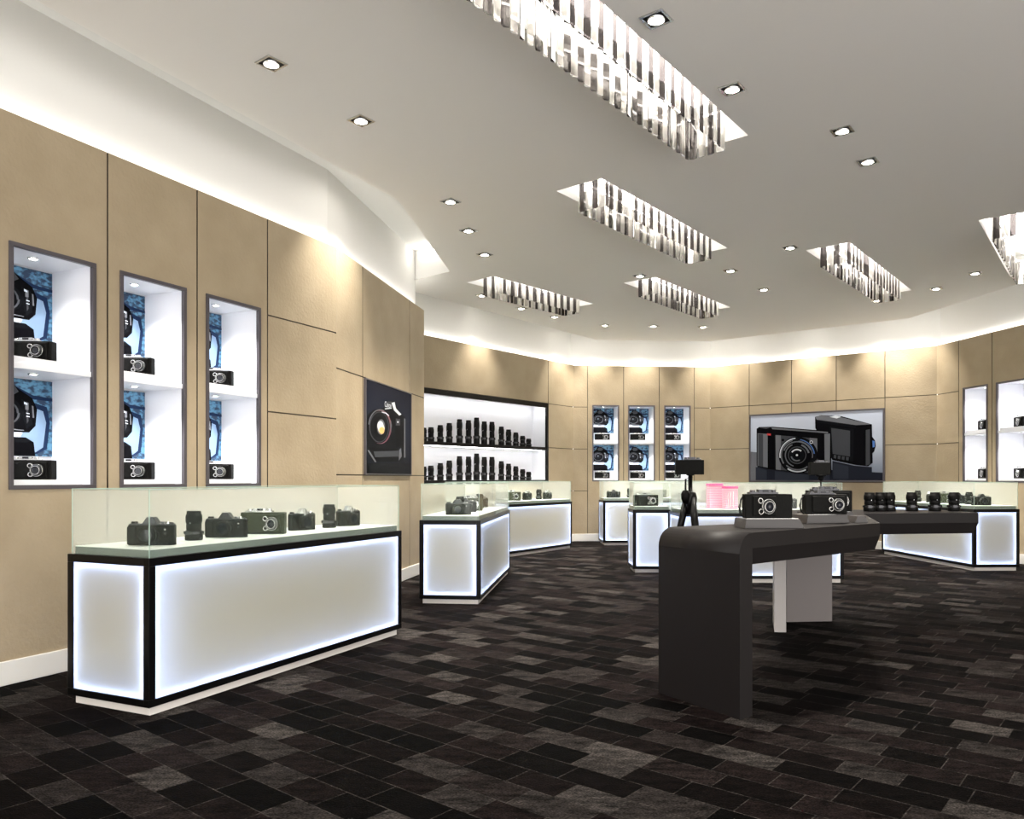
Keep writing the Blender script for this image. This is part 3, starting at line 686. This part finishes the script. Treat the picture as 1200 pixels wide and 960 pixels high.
def fill_case(p, rz, L, Wd, where, yaw=0, flip=False, seq=None, lat=.33, lr=False):
    ex, ey = Vector((math.cos(rz), math.sin(rz))), Vector((-math.sin(rz), math.cos(rz)))
    seq = seq or [(slr, .26, 'black reflex camera nearest the viewer'), (lens_o, .615, 'upright black lens, the nearer one,'), (slr, .89, 'black reflex camera, second one,'),
           (rf_olive, 1.235, 'boxy olive camera with ringed lens'), (slr_s, 1.66, 'silver trimmed camera between boxy camera and lens'),
           (lens_o, 1.96, 'upright black lens, the farther one,'), (slr_s, 2.23, 'silver trimmed camera at far end')]
    if lr: seq = [(a, b_, c.replace('nearest the viewer', 'leftmost').replace('the nearer one', 'the left one').replace('the farther one', 'the right one').replace('at far end', 'at right end')) for a, b_, c in seq]
    for pr, s, lab in seq:
        s2 = s*L/2.49
        if flip: s2 = L-s2
        q = Vector(p[:2]) + ex*s2 + ey*(lat - (.05 if s < .3 else 0) if pr is not slr_s else lat+.02)
        y = yaw + (0 if pr in (slr, lens_o, rf_olive) else .85)
        sc = {'slr': 1.03}.get('x', 1.0)
        s_ = (1.04,1,1.04) if pr is slr else (1,1,1.02) if pr in (lens_o,) else (1.05,1,1.18) if pr is rf_olive else (.85,.9,1.05)
        put(pr, (q.x, q.y, ZD), y, lab + ' in ' + where, 'goods in the ' + where, s_)

# left case : near corner, heading 24.8 deg from +Y -> local x along the long side away from the viewer
def case_on(corner, heading, L, Wd, right_side=True):
    pass
h1 = math.radians(24.8); d1 = Vector((math.sin(h1), math.cos(h1)))
# local x = along d1, local y = to the left of it (towards the wall)
C1 = Vector((-1.965, 4.235)); rz1 = math.atan2(d1.y, d1.x)
display_case(C1, rz1, 2.50, .66, 'largest glass display case with glowing frosted base at the left front', 'glowing glass display cases', far_end=1)
fill_case(C1, rz1, 2.50, .66, 'largest left case')
h2 = math.radians(6.4); d2 = Vector((math.sin(h2), math.cos(h2))); rz2 = math.atan2(d2.y, d2.x); C2 = Vector((-.322, 8.01))
display_case(C2, rz2, 2.65, .64, 'glass display case left of centre, its short end facing the viewer', 'glowing glass display cases', far_end=1)
fill_case(C2, rz2, 2.65, .64, 'second case from left')
h3 = math.radians(35); d3 = Vector((math.sin(h3), math.cos(h3))); rz3 = math.atan2(d3.y, d3.x); L3 = 2.9; C3 = Vector((1.11, 14.46)) - d3*L3
display_case(C3, rz3, L3, .65, 'glass display case standing under the lens shelves', 'glowing glass display cases', far_end=1)
fill_case(C3, rz3, L3, .65, 'case under the lens shelves')
C4 = Vector((1.755, 15.05)); rz4 = math.radians(1.5)
display_case(C4, rz4, 2.30, .65, 'distant glass display case in front of the three rear wall niches', 'glowing glass display cases')
fill_case(C4, rz4, 2.30, .65, 'distant case under rear niches', lr=True)
C5 = Vector((1.655, 10.70)); rz5 = math.radians(-1)
display_case(C5, rz5, .52, .56, 'small square pedestal case with one camera, between two long cases', 'glowing glass display cases')
put(rf_r, (C5.x+.21, C5.y+.22, ZD), .15, 'greenish looking camera alone inside the small square pedestal case', None, (1.2,1,1.2))
C6 = Vector((2.07, 9.66)); rz6 = 0
display_case(C6, rz6, 2.03, .66, 'glass display case behind the curved dark table, holding pink boxes', 'glowing glass display cases')
h7 = math.atan2(6.36-6.46, 13.4-10.94); d7 = Vector((math.sin(h7), math.cos(h7))); L7 = 2.50
# local x along d7 reversed so that local y points to the right wall
C7 = Vector((6.43, 10.90)) + d7*L7; rz7 = math.atan2(-d7.y, -d7.x)
display_case(C7, rz7, L7, .66, 'glass display case along the right wall behind the dark table', 'glowing glass display cases', far_end=0)
fill_case(C7, rz7, L7, .66, 'right wall case', flip=True, lat=.33)

# pink boxes in case 6
def pink_box(x, y, w, d, h, label, stripes):
    t = thing('pink_gift_box', label, 'gift box', (x, y, ZD), .12)
    mb = MB(); mb.box(-w/2, w/2, -d/2, d/2, 0, h-.03, PINKL)
    for k in range(int(h/.022)-1):
        if k*.022+.008 < h-.035: mb.box(-w/2-.001, w/2+.001, -d/2-.001, d/2+.001, k*.022+.008, k*.022+.013, PINK)
    for s in stripes: mb.box(-w/2+s, -w/2+s+.008, -d/2-.003, -d/2, .02, h*.75, SILVER)
    mb.build('box_body', t)
    mb = MB(); mb.box(-w/2-.004, w/2+.004, -d/2-.004, d/2+.004, h-.03, h, PINK); mb.build('lid', t, bevel=.002)
pink_box(2.625, 10.14, .175, .12, .318, 'taller pink striped gift box at the left in the central case', [])
pink_box(2.78, 9.98, .165, .11, .285, 'shorter pink striped gift box in front on the right in the central case', [.03,.06,.10])
def small_pouch():
    t = thing('camera_strap_pouch', 'small brown leather pouch right of the pink gift boxes', 'pouch', (3.0, 9.98, ZD), 0)
    BR = mat('brown_leather', (.25,.12,.09), .5)
    mb = MB(); mb.box(-.04, .04, -.03, .03, 0, .12, BR); mb.build('pouch_body', t, bevel=.015)
    mb = MB(); mb.box(-.042, .042, -.034, -.028, .06, .122, BR); mb.build('flap', t, bevel=.004)
small_pouch()
put(slr, (3.50, 9.98, ZD), .1, 'black reflex camera in the central case behind the strapped table cameras', None, (1.04,1,1.04))

# ------------------------------------------------------------------ boomerang table
TP = [Vector(p) for p in ((1.223,4.20), (2.44,5.19), (2.94,6.55), (4.0,6.71), (4.03,7.40), (2.35,7.28), (1.52,5.12), (.886,4.73))]
TZ = 1.0
t = thing('bent_display_table', 'large dark charcoal bent table with rounded waterfall leg and thick chamfered top', 'table', (1.22, 4.2, 0))
O = Vector((1.22, 4.2))
ed = (TP[1]-TP[0]).normalized(); R_ = .11; NS = 8
fr = TP[0]-O; bk = TP[7]-O; ledge_f = Vector((ed.x, ed.y)); 
# direction along the back edge
eb = (TP[6]-TP[7]).normalized()
def section(u):      # point on outer profile: quarter-round between leg face and top; u 0..1 -> (distance along, z)
    a = u*PI/2; return (R_*(1-math.cos(a)), TZ-R_+R_*math.sin(a))
mb = MB()
prof = [(0, 0)] + [section(i/NS) for i in range(NS+1)]
thk, th = .115, .178
inner = [(thk, 0), (thk, TZ-th)]
# leg with rounded shoulder, front and rear outlines
def fp(s, z): p = fr + ed*s; return (p.x, p.y, z)
def bp_(s, z): p = bk + eb*s; return (p.x, p.y, z)
outer = prof; q = len(outer)
for i in range(q-1):
    mb.face([fp(*outer[i]), bp_(*outer[i]), bp_(*outer[i+1]), fp(*outer[i+1])], TABLE, smooth=i >= 1)
mb.face([fp(thk,0), fp(thk,TZ-th), bp_(thk,TZ-th), bp_(thk,0)], TABLE)
mb.face([fp(0,0), fp(thk,0), bp_(thk,0), bp_(0,0)], TABLE)
fpts = [fp(*c) for c in outer] + [fp(thk, TZ), fp(thk, TZ-th), fp(thk, 0)]
bpts = [bp_(*c) for c in outer] + [bp_(thk, TZ), bp_(thk, TZ-th), bp_(thk, 0)]
mb.face(fpts, TABLE); mb.face(list(reversed(bpts)), TABLE)
mb.face([fp(R_, TZ), bp_(R_, TZ), bp_(thk, TZ), fp(thk, TZ)], TABLE)
bmesh.ops.remove_doubles(mb.bm, verts=mb.bm.verts, dist=1e-5)
mb.build('waterfall_leg', t)
top = [TP[0]+ed*thk] + TP[1:7] + [TP[7]+eb*thk]
low = offset(top + top[:2], .05)          # clockwise? sign is fixed below
def poly_inset(pts, d):
    n = len(pts); out = []
    for i in range(n):
        a, b, c = pts[i-1], pts[i], pts[(i+1) % n]
        e1, e2 = (b-a).normalized(), (c-b).normalized(); n1, n2 = Vector((-e1.y, e1.x)), Vector((-e2.y, e2.x))
        out.append(b + (n1+n2)*(d/(1+n1.dot(n2))))
    return out
low = poly_inset(top, .03)
# keep the joint to the leg flush
low[0] = top[0] + Vector((-ed.y, ed.x))*.03; low[-1] = top[-1] - Vector((-eb.y, eb.x))*.03
mb = MB(); n = len(top)
loc = [p-O for p in top]; lo = [p-O for p in low]
tri = tessellate_polygon([[Vector((p.x, p.y, 0)) for p in loc]])
for a in tri:
    mb.face([(loc[i].x, loc[i].y, TZ) for i in a], TABLE); mb.face([(lo[i].x, lo[i].y, TZ-th) for i in a], TABLE)
zm = TZ-.085
for i in range(n):
    a, b, c, d = loc[i], loc[(i+1) % n], lo[(i+1) % n], lo[i]
    mb.face([(a.x,a.y,zm), (b.x,b.y,zm), (b.x,b.y,TZ), (a.x,a.y,TZ)], TABLE)
    mb.face([(d.x,d.y,TZ-th), (c.x,c.y,TZ-th), (b.x,b.y,zm), (a.x,a.y,zm)], TABLE)
bmesh.ops.remove_doubles(mb.bm, verts=mb.bm.verts, dist=1e-5)
mb.build('table_top', t)
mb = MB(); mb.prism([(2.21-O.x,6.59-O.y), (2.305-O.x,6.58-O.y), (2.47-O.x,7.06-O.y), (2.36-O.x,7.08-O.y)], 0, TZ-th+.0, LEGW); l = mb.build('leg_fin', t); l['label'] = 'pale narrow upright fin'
mb = MB(); mb.prism([(2.475-O.x,7.05-O.y), (2.90-O.x,7.09-O.y), (2.90-O.x,7.15-O.y), (2.475-O.x,7.11-O.y)], 0, TZ-th, LEGG); l = mb.build('leg_panel', t); l['label'] = 'flat leg panel, shade painted into its grey'

# risers and goods on the table
def riser(x, y, w, d, h, rz, label):
    o = thing('camera_stand', label, 'stand', (x, y, TZ), rz)
    mb = MB(); T = Matrix.Rotation(PI/2, 4, 'X')
    mb.prism([(-w/2, 0), (w/2, 0), (w/2-.03, h), (-w/2+.01, h)], -d/2, d/2, RISER, T); mb.build('stand_block', o, bevel=.003)
    mb = MB(); mb.box(-w/2+.015, w/2-.035, -d/2+.01, d/2-.01, h, h+.002, SILVER); mb.build('top_plate', o)
    return o
rs = .062
riser(1.54, 4.70, .36, .20, .058, .05, 'low grey stand under the front camera on the dark table')
put(rf_mid, (1.525, 4.68, TZ+.06), 0, 'front black camera with central ringed lens and strap on the dark table', None, (.97,1,1.12))
riser(2.05, 5.20, .34, .16, .058, .30, 'low grey stand under the second camera on the dark table')
put(rf_strap, (2.06, 5.16, TZ+.06), .0, 'black camera with strap and lens towards its right, second on the dark table', None, (.95,1,1.02))
riser(2.25, 5.62, .36, .18, .058, .30, 'low grey stand under the rearmost table camera')
put(rf_strap, (2.265, 5.60, TZ+.06), .0, 'black strapped camera half hidden behind the second table camera', None, (1.08,1,1.17))
def wedge(x, y, rz, label):
    o = thing('price_wedge', label, 'stand', (x, y, TZ), rz)
    mb = MB(); T = Matrix.Rotation(PI/2, 4, 'X'); mb.prism([(-.05, 0), (.05, 0), (.03, .045), (-.03, .045)], -.05, .05, RISER, T); mb.build('wedge_block', o, bevel=.002)
    mb = MB(); mb.box(-.026, .026, -.045, .045, .045, .0465, MAUVE); mb.build('card_plate', o)
wedge(2.31, 5.24, .2, 'small empty grey wedge stand in front, right of the second camera'); wedge(2.55, 6.0, .2, 'small empty grey wedge stand farther back, right of the table cameras')
nm = ['leftmost of the tight trio', 'middle of the tight trio', 'right one of the tight trio', 'fourth lens, standing left of two spaced ones', 'fifth lens, between two spaced neighbours', 'sixth lens, nearest the right end of the table']
for k, (px, yy) in enumerate(((1019,6.98), (1031.5,7.0), (1042.5,7.02), (1068.5,7.05), (1095.5,7.05), (1118,7.05))):
    put(lens_plain, ((px-600)/F_PX*yy, yy, TZ), 0, 'short black lens on the dark table, ' + nm[k], 'black lenses on the dark table', (.96,.96,.94))

# tripods
def tripod(x, y, z0, hgt, spread, label, leg_top, handle=True):
    t = thing('camera_tripod', label, 'tripod', (x, y, z0), .3)
    k = hgt
    mb = MB(); mb.cyl((0,0,leg_top-.12*hgt), .018*hgt, hgt-leg_top+.12*hgt-.02, BLACK, seg=14); mb.build('centre_column', t)
    mb = MB(); mb.lathe([(0,leg_top-.15*hgt), (.035*hgt,leg_top-.14*hgt), (.052*hgt,leg_top-.05*hgt), (.056*hgt,leg_top), (.046*hgt,leg_top+.04*hgt), (.018*hgt,leg_top+.05*hgt)], BLACK, seg=18); mb.build('shoulder', t)
    mb = MB(); mb.lathe([(0,hgt-.05), (.018,hgt-.05), (.026,hgt-.03), (.022,hgt-.012), (.045,hgt-.01), (.045,hgt), (0,hgt)], BLACKM, seg=18); mb.build('head', t)
    for j in range(3):
        a = 2*PI*j/3 + .5; c, s = math.cos(a), math.sin(a); u = .03*hgt
        mb = MB(); mb.tube([(u*c, u*s, leg_top), (spread*.55*c, spread*.55*s, leg_top*.45), ], .030*hgt, BLACK); mb.tube([(spread*.5*c, spread*.5*s, leg_top*.5), (spread*c, spread*s, .02)], .020*hgt, BLACK)
        lg = mb.build('leg', t)
        mb = MB(); mb.lathe([(0,0), (.016*hgt,0), (.018*hgt,.02), (0,.03)], RUBBER, Matrix.Translation((spread*c, spread*s, 0)), 12); mb.build('rubber_foot', lg)
    if handle:
        mb = MB(); mb.tube([(0, 0, hgt-.03), (-.07, -.02, hgt-.05), (-.072, -.02, leg_top+.05)], .011, BLACK); mb.lathe([(0,-.06), (.03,-.05), (.048,.0), (.05,.05), (.03,.09), (.0,.095)], BLACKM, Matrix.Translation((-.072, -.02, leg_top-.01)), 12); mb.build('pan_handle', t)
    return t
tx = (809-600)/F_PX*8.7
tripod(tx, 8.7, 0, 1.335, .30, 'black floor tripod holding a camera behind the dark table', 1.08)
put(rf_dark, (tx-.01, 8.7, 1.335), PI, 'black camera mounted on the floor tripod', None, (1.08,1,1.28))
tx2 = (962-600)/F_PX*6.9
tripod(tx2, 6.9, TZ, .325, .06, 'small table tripod behind the strapped cameras', .13, False)
put(rf_dark, (tx2-.015, 6.9, TZ+.325), PI, 'small black camera on the table tripod, before the wide camera picture', None, (.62,.8,.85))

# ------------------------------------------------------------------ wall pictures
def gradmat(name, c0, c1, c2, axis=2):
    m = mat(name, c0, .35, spec=.02); N, L = nodes(m); tc = N.new('ShaderNodeTexCoord'); sp = N.new('ShaderNodeSeparateXYZ'); L.new(tc.outputs['Generated'], sp.inputs[0])
    r = N.new('ShaderNodeValToRGB'); e = r.color_ramp.elements; e[0].color = (*c0, 1); e[1].color = (*c2, 1); k = e.new(.5); k.color = (*c1, 1)
    L.new(sp.outputs[axis], r.inputs[0]); L.new(r.outputs[0], N['Principled BSDF'].inputs['Base Color']); return m
SKYG = gradmat('picture_backdrop', (.10,.12,.16), (.40,.44,.52), (.50,.54,.64))
NAVY = gradmat('picture_dark_backdrop', (.004,.004,.006), (.012,.015,.026), (.009,.011,.022))
DKFL = mat('picture_dark_table', (.010,.012,.020), .3, spec=.1); DKF2 = mat('picture_reflection', (.022,.026,.038), .3, spec=.1)
CBL = mat('picture_lens_blue', (.05,.15,.45), .3); CAM = mat('picture_amber', (.75,.40,.12), .3); CAM2 = mat('picture_pale_amber', (.8,.72,.6), .3); CMG = mat('picture_maroon', (.12,.01,.03), .3)
def picture(wl, px0, px1, z0, z1, label, polys, back, frame, off=.03, fw=.03):
    a, b = wl; e = (b-a).normalized(); n = Vector((e.y, -e.x)); s0, s1 = s_at(wl, px0), s_at(wl, px1); p = a+e*s0; w = s1-s0; h = z1-z0
    t = thing('framed_camera_picture', label, 'picture', (p.x, p.y, z0), math.atan2(e.y, e.x))
    mb = MB(); mb.box(0, w, -off, -.001, 0, fw, frame); mb.box(0, w, -off, -.001, h-fw, h, frame); mb.box(0, fw, -off, -.001, fw, h-fw, frame); mb.box(w-fw, w, -off, -.001, fw, h-fw, frame); mb.build('frame', t, bevel=.002)
    mb = MB(); mb.box(fw*.5, w-fw*.5, -off+.008, -.004, fw*.5, h-fw*.5, back); pn = mb.build('picture_panel', t)
    mb = MB(); sc = [([(fw/w+u*(1-2*fw/w), fw/h+v*(1-2*fw/h)) for u, v in pts], m) for pts, m in polys]
    poster_mesh(mb, w, h, sc, 0, 0, -off+.008, -.00025); mb.build('printed_camera', pn, norm=False)
    return t, pn, w, h
def q(x, y):       # pixel of the enlarged crop -> picture coordinates (wide picture)
    u = (x-118)/(1055-118); ty = 285-45*u; return (u, (745-y)/(745-ty))
def Q(*pts): return [q(*p) for p in pts]
E_ = []
E_ += [(Q((118,745),(118,640),(1055,690),(1055,745)), DKFL), (Q((118,745),(118,540),(170,545),(170,745)), PK3)]
# rear camera
E_ += [(Q((598,290),(640,278),(780,285),(985,345),(990,620),(960,645),(875,635),(720,600),(600,370)), PK0), (Q((600,288),(640,280),(775,292),(980,345),(880,350),(610,310)), PK3),
       (Q((605,312),(880,352),(878,372),(610,330)), PK1), (Q((700,360),(865,378),(862,610),(720,590)), PK1), (Q((712,370),(840,390),(840,575),(722,555)), PK2), (Q((722,560),(840,582),(838,620),(722,596)), PK0),
       (Q((945,385),(972,380),(972,630),(945,640)), PK2), (Q((985,430),(1005,460),(1010,500),(1000,540),(985,555)), PK0), (Q((988,460),(1003,465),(1003,505),(990,510)), CBL), (Q((700,290),(740,282),(780,290),(750,302)), PK4)]
for k in range(4): E_.append((Q((730+28*k,562+5*k),(748+28*k,565+5*k),(746+28*k,590+5*k),(728+28*k,585+5*k)), PK2))
E_ += [(Q((720,605),(870,640),(985,650),(985,740),(720,740)), DKFL), (Q((726,620),(830,645),(830,735),(726,735)), DKF2)]
# front camera
E_ += [(Q((165,375),(185,362),(290,360),(700,392),(714,410),(712,690),(680,712),(560,700),(250,665),(165,640)), PK0),
       (Q((172,408),(250,412),(250,655),(172,640)), PK3), (Q((178,412),(215,414),(215,648),(178,640)), PK2), (Q((310,420),(615,445),(615,700),(312,668)), PK2), (Q((310,420),(350,423),(350,672),(312,668)), PK3), (Q((560,440),(615,445),(615,700),(560,696)), PK3),
       (Q((665,412),(705,410),(702,690),(668,705)), PK3), (Q((280,366),(690,398),(690,408),(285,378)), PK3), (Q((300,392),(610,430),(610,442),(300,408)), PK0), (Q((245,408),(275,410),(275,424),(245,422)), RED), (Q((185,368),(240,362),(270,366),(240,376)), PK2)]
cx, cy = 475, 565
def qc(r, a, sx=1.0): return q(cx+r*sx*math.cos(a), cy-r*.93*math.sin(a))
def disc(r, m): return ([qc(r, 2*PI*i/32) for i in range(32)], m)
def arc(r0, r1, a0, a1, m, n=14): return [([qc(r0, a0+(a1-a0)*i/n), qc(r1, a0+(a1-a0)*i/n), qc(r1, a0+(a1-a0)*(i+1)/n), qc(r0, a0+(a1-a0)*(i+1)/n)], m) for i in range(n)]
E_ += [disc(142, PK0), disc(134, PK1)] + arc(128,135,1.7,3.3,PK4) + arc(116,126,1.9,3.7,PK3) + arc(122,132,4.1,5.2,PK4) + arc(108,118,3.9,5.4,PK3) + arc(118,124,.1,1.4,CBL) + arc(106,112,-.2,1.5,PK3) + arc(100,108,.4,2.8,PK3) + [disc(98, PK0)] + arc(84,92,2.0,4.4,PK3) + arc(78,90,.2,1.2,PK3) + arc(60,68,0,2*PI,PK2,24) + [disc(50, PK1)] + arc(38,48,.8,2.6,PK4) + arc(38,48,3.4,5.2,PK3) + [disc(24, PK0), ([qc(8, 2*PI*i/12) for i in range(12)], PK4)]
E_ += [(circ(*q(372,457), .011, 1.9), PK0), (circ(*q(578,472), .013, 1.9), PK4), (circ(*q(578,472), .008, 1.9), PK0)]
E_ += [(Q((165,650),(250,672),(250,745),(165,745)), DKF2), (Q((312,680),(560,706),(560,745),(312,745)), DKF2), (Q((640,715),(708,700),(708,745),(640,745)), DKF2)]
picture(WE, 878.5, 1037, 1.222, 2.565, 'wide framed picture of two grey compact cameras on the rear right wall', E_, SKYG, MAUVE)

def b(x, y):       # crop 380..500 x 420..580, six times enlarged; picture 280..600
    u = (x-284)/(596-284); ty = 150+100*u; by = 800+20*u; return (u, (by-y)/(by-ty))
def Bq(*pts): return [b(*p) for p in pts]
B_ = [(Bq((284,800),(284,730),(596,745),(596,822)), PK0), (Bq((290,400),(330,360),(395,345),(420,295),(465,298),(510,385),(548,410),(550,700),(520,730),(330,725),(290,650)), PK1),
      (Bq((300,620),(520,640),(545,690),(515,725),(340,720),(295,660)), PK0), (Bq((330,650),(500,650),(500,690),(340,690)), PK2), (Bq((398,340),(418,300),(450,300),(445,352)), PK2),
      (Bq((448,310),(470,305),(480,350),(520,392),(505,400),(465,362)), PK4), (Bq((470,400),(540,410),(545,640),(480,620)), PK0), (Bq((478,420),(510,425),(510,470),(478,470)), PK2), (Bq((540,420),(550,425),(550,700),(540,700)), PK3)]
bx, by = 368, 480
def bc(rx, ry, a): return b(bx+rx*math.cos(a), by-ry*math.sin(a))
def bd(rx, ry, m, dx=0, dy=0): return ([b(bx+dx+rx*math.cos(2*PI*i/30), by+dy-ry*math.sin(2*PI*i/30)) for i in range(30)], m)
B_ += [bd(76,124,PK0,0), bd(72,118,CMG,6), bd(68,114,PK0,0), bd(64,108,PK2,-2), bd(58,102,PK1,-2), bd(40,76,PK0,2), bd(26,54,PK3,8), bd(20,34,PK4,4,-8), bd(20,32,CAM2,10,12), bd(17,24,CAM,12,24), bd(8,14,PK4,2,-20)]
B_ += [(Bq((400,350),(445,345),(447,350),(402,356)), PK4), (Bq((380,372),(410,380),(430,400),(425,404),(405,386),(380,378)), PK4), (Bq((440,430),(448,470),(442,520),(436,470)), PK3), (Bq((500,645),(515,630),(520,690),(498,720)), PK3), (Bq((290,640),(300,640),(345,722),(335,724)), PK3), (Bq((486,440),(496,440),(496,452),(486,452)), PK4)]
for i in range(16):
    a0, a1 = 1.2+1.8*i/16, 1.2+1.8*(i+1)/16; B_.append(([bc(70,118,a0), bc(76,124,a0), bc(76,124,a1), bc(70,118,a1)], PK3))
B_ += [(Bq((300,745),(330,735),(520,740),(545,760),(545,815),(300,800)), PK1)]
tB, pB, wB, hB = picture(WB, 426, 480, 1.335, 2.395, 'dark framed picture of one large black camera on the short left wall', B_, NAVY, MAUVE, fw=.012)
cu = bpy.data.curves.new('brand_lettering', 'FONT'); cu.body = 'Canon'; cu.size = .12; cu.align_x = 'CENTER'
tmp = bpy.data.objects.new('brand_lettering', cu); COL.objects.link(tmp)
dg = bpy.context.evaluated_depsgraph_get(); me = bpy.data.meshes.new_from_object(tmp.evaluated_get(dg)); bpy.data.objects.remove(tmp)
me.materials.clear(); me.materials.append(PK4)
u, v = b(420, 346); lt = bpy.data.objects.new('brand_lettering', me); COL.objects.link(lt); lt.parent = pB; lt.rotation_euler = (PI/2, 0, 0); lt.scale = (.75, .75, .75); lt.location = (u*wB, -.032, v*hB)

for o, sc in PSC:
    if sc: o.scale = sc
for pr in (rf_r, rf_dark, rf_olive, rf_mid, rf_strap, slr, slr_s, lens_o, lens_plain):
    if pr.name not in USED:
        for c in list(pr.children):
            for g in list(c.children): bpy.data.objects.remove(g)
            bpy.data.objects.remove(c)
        bpy.data.objects.remove(pr)
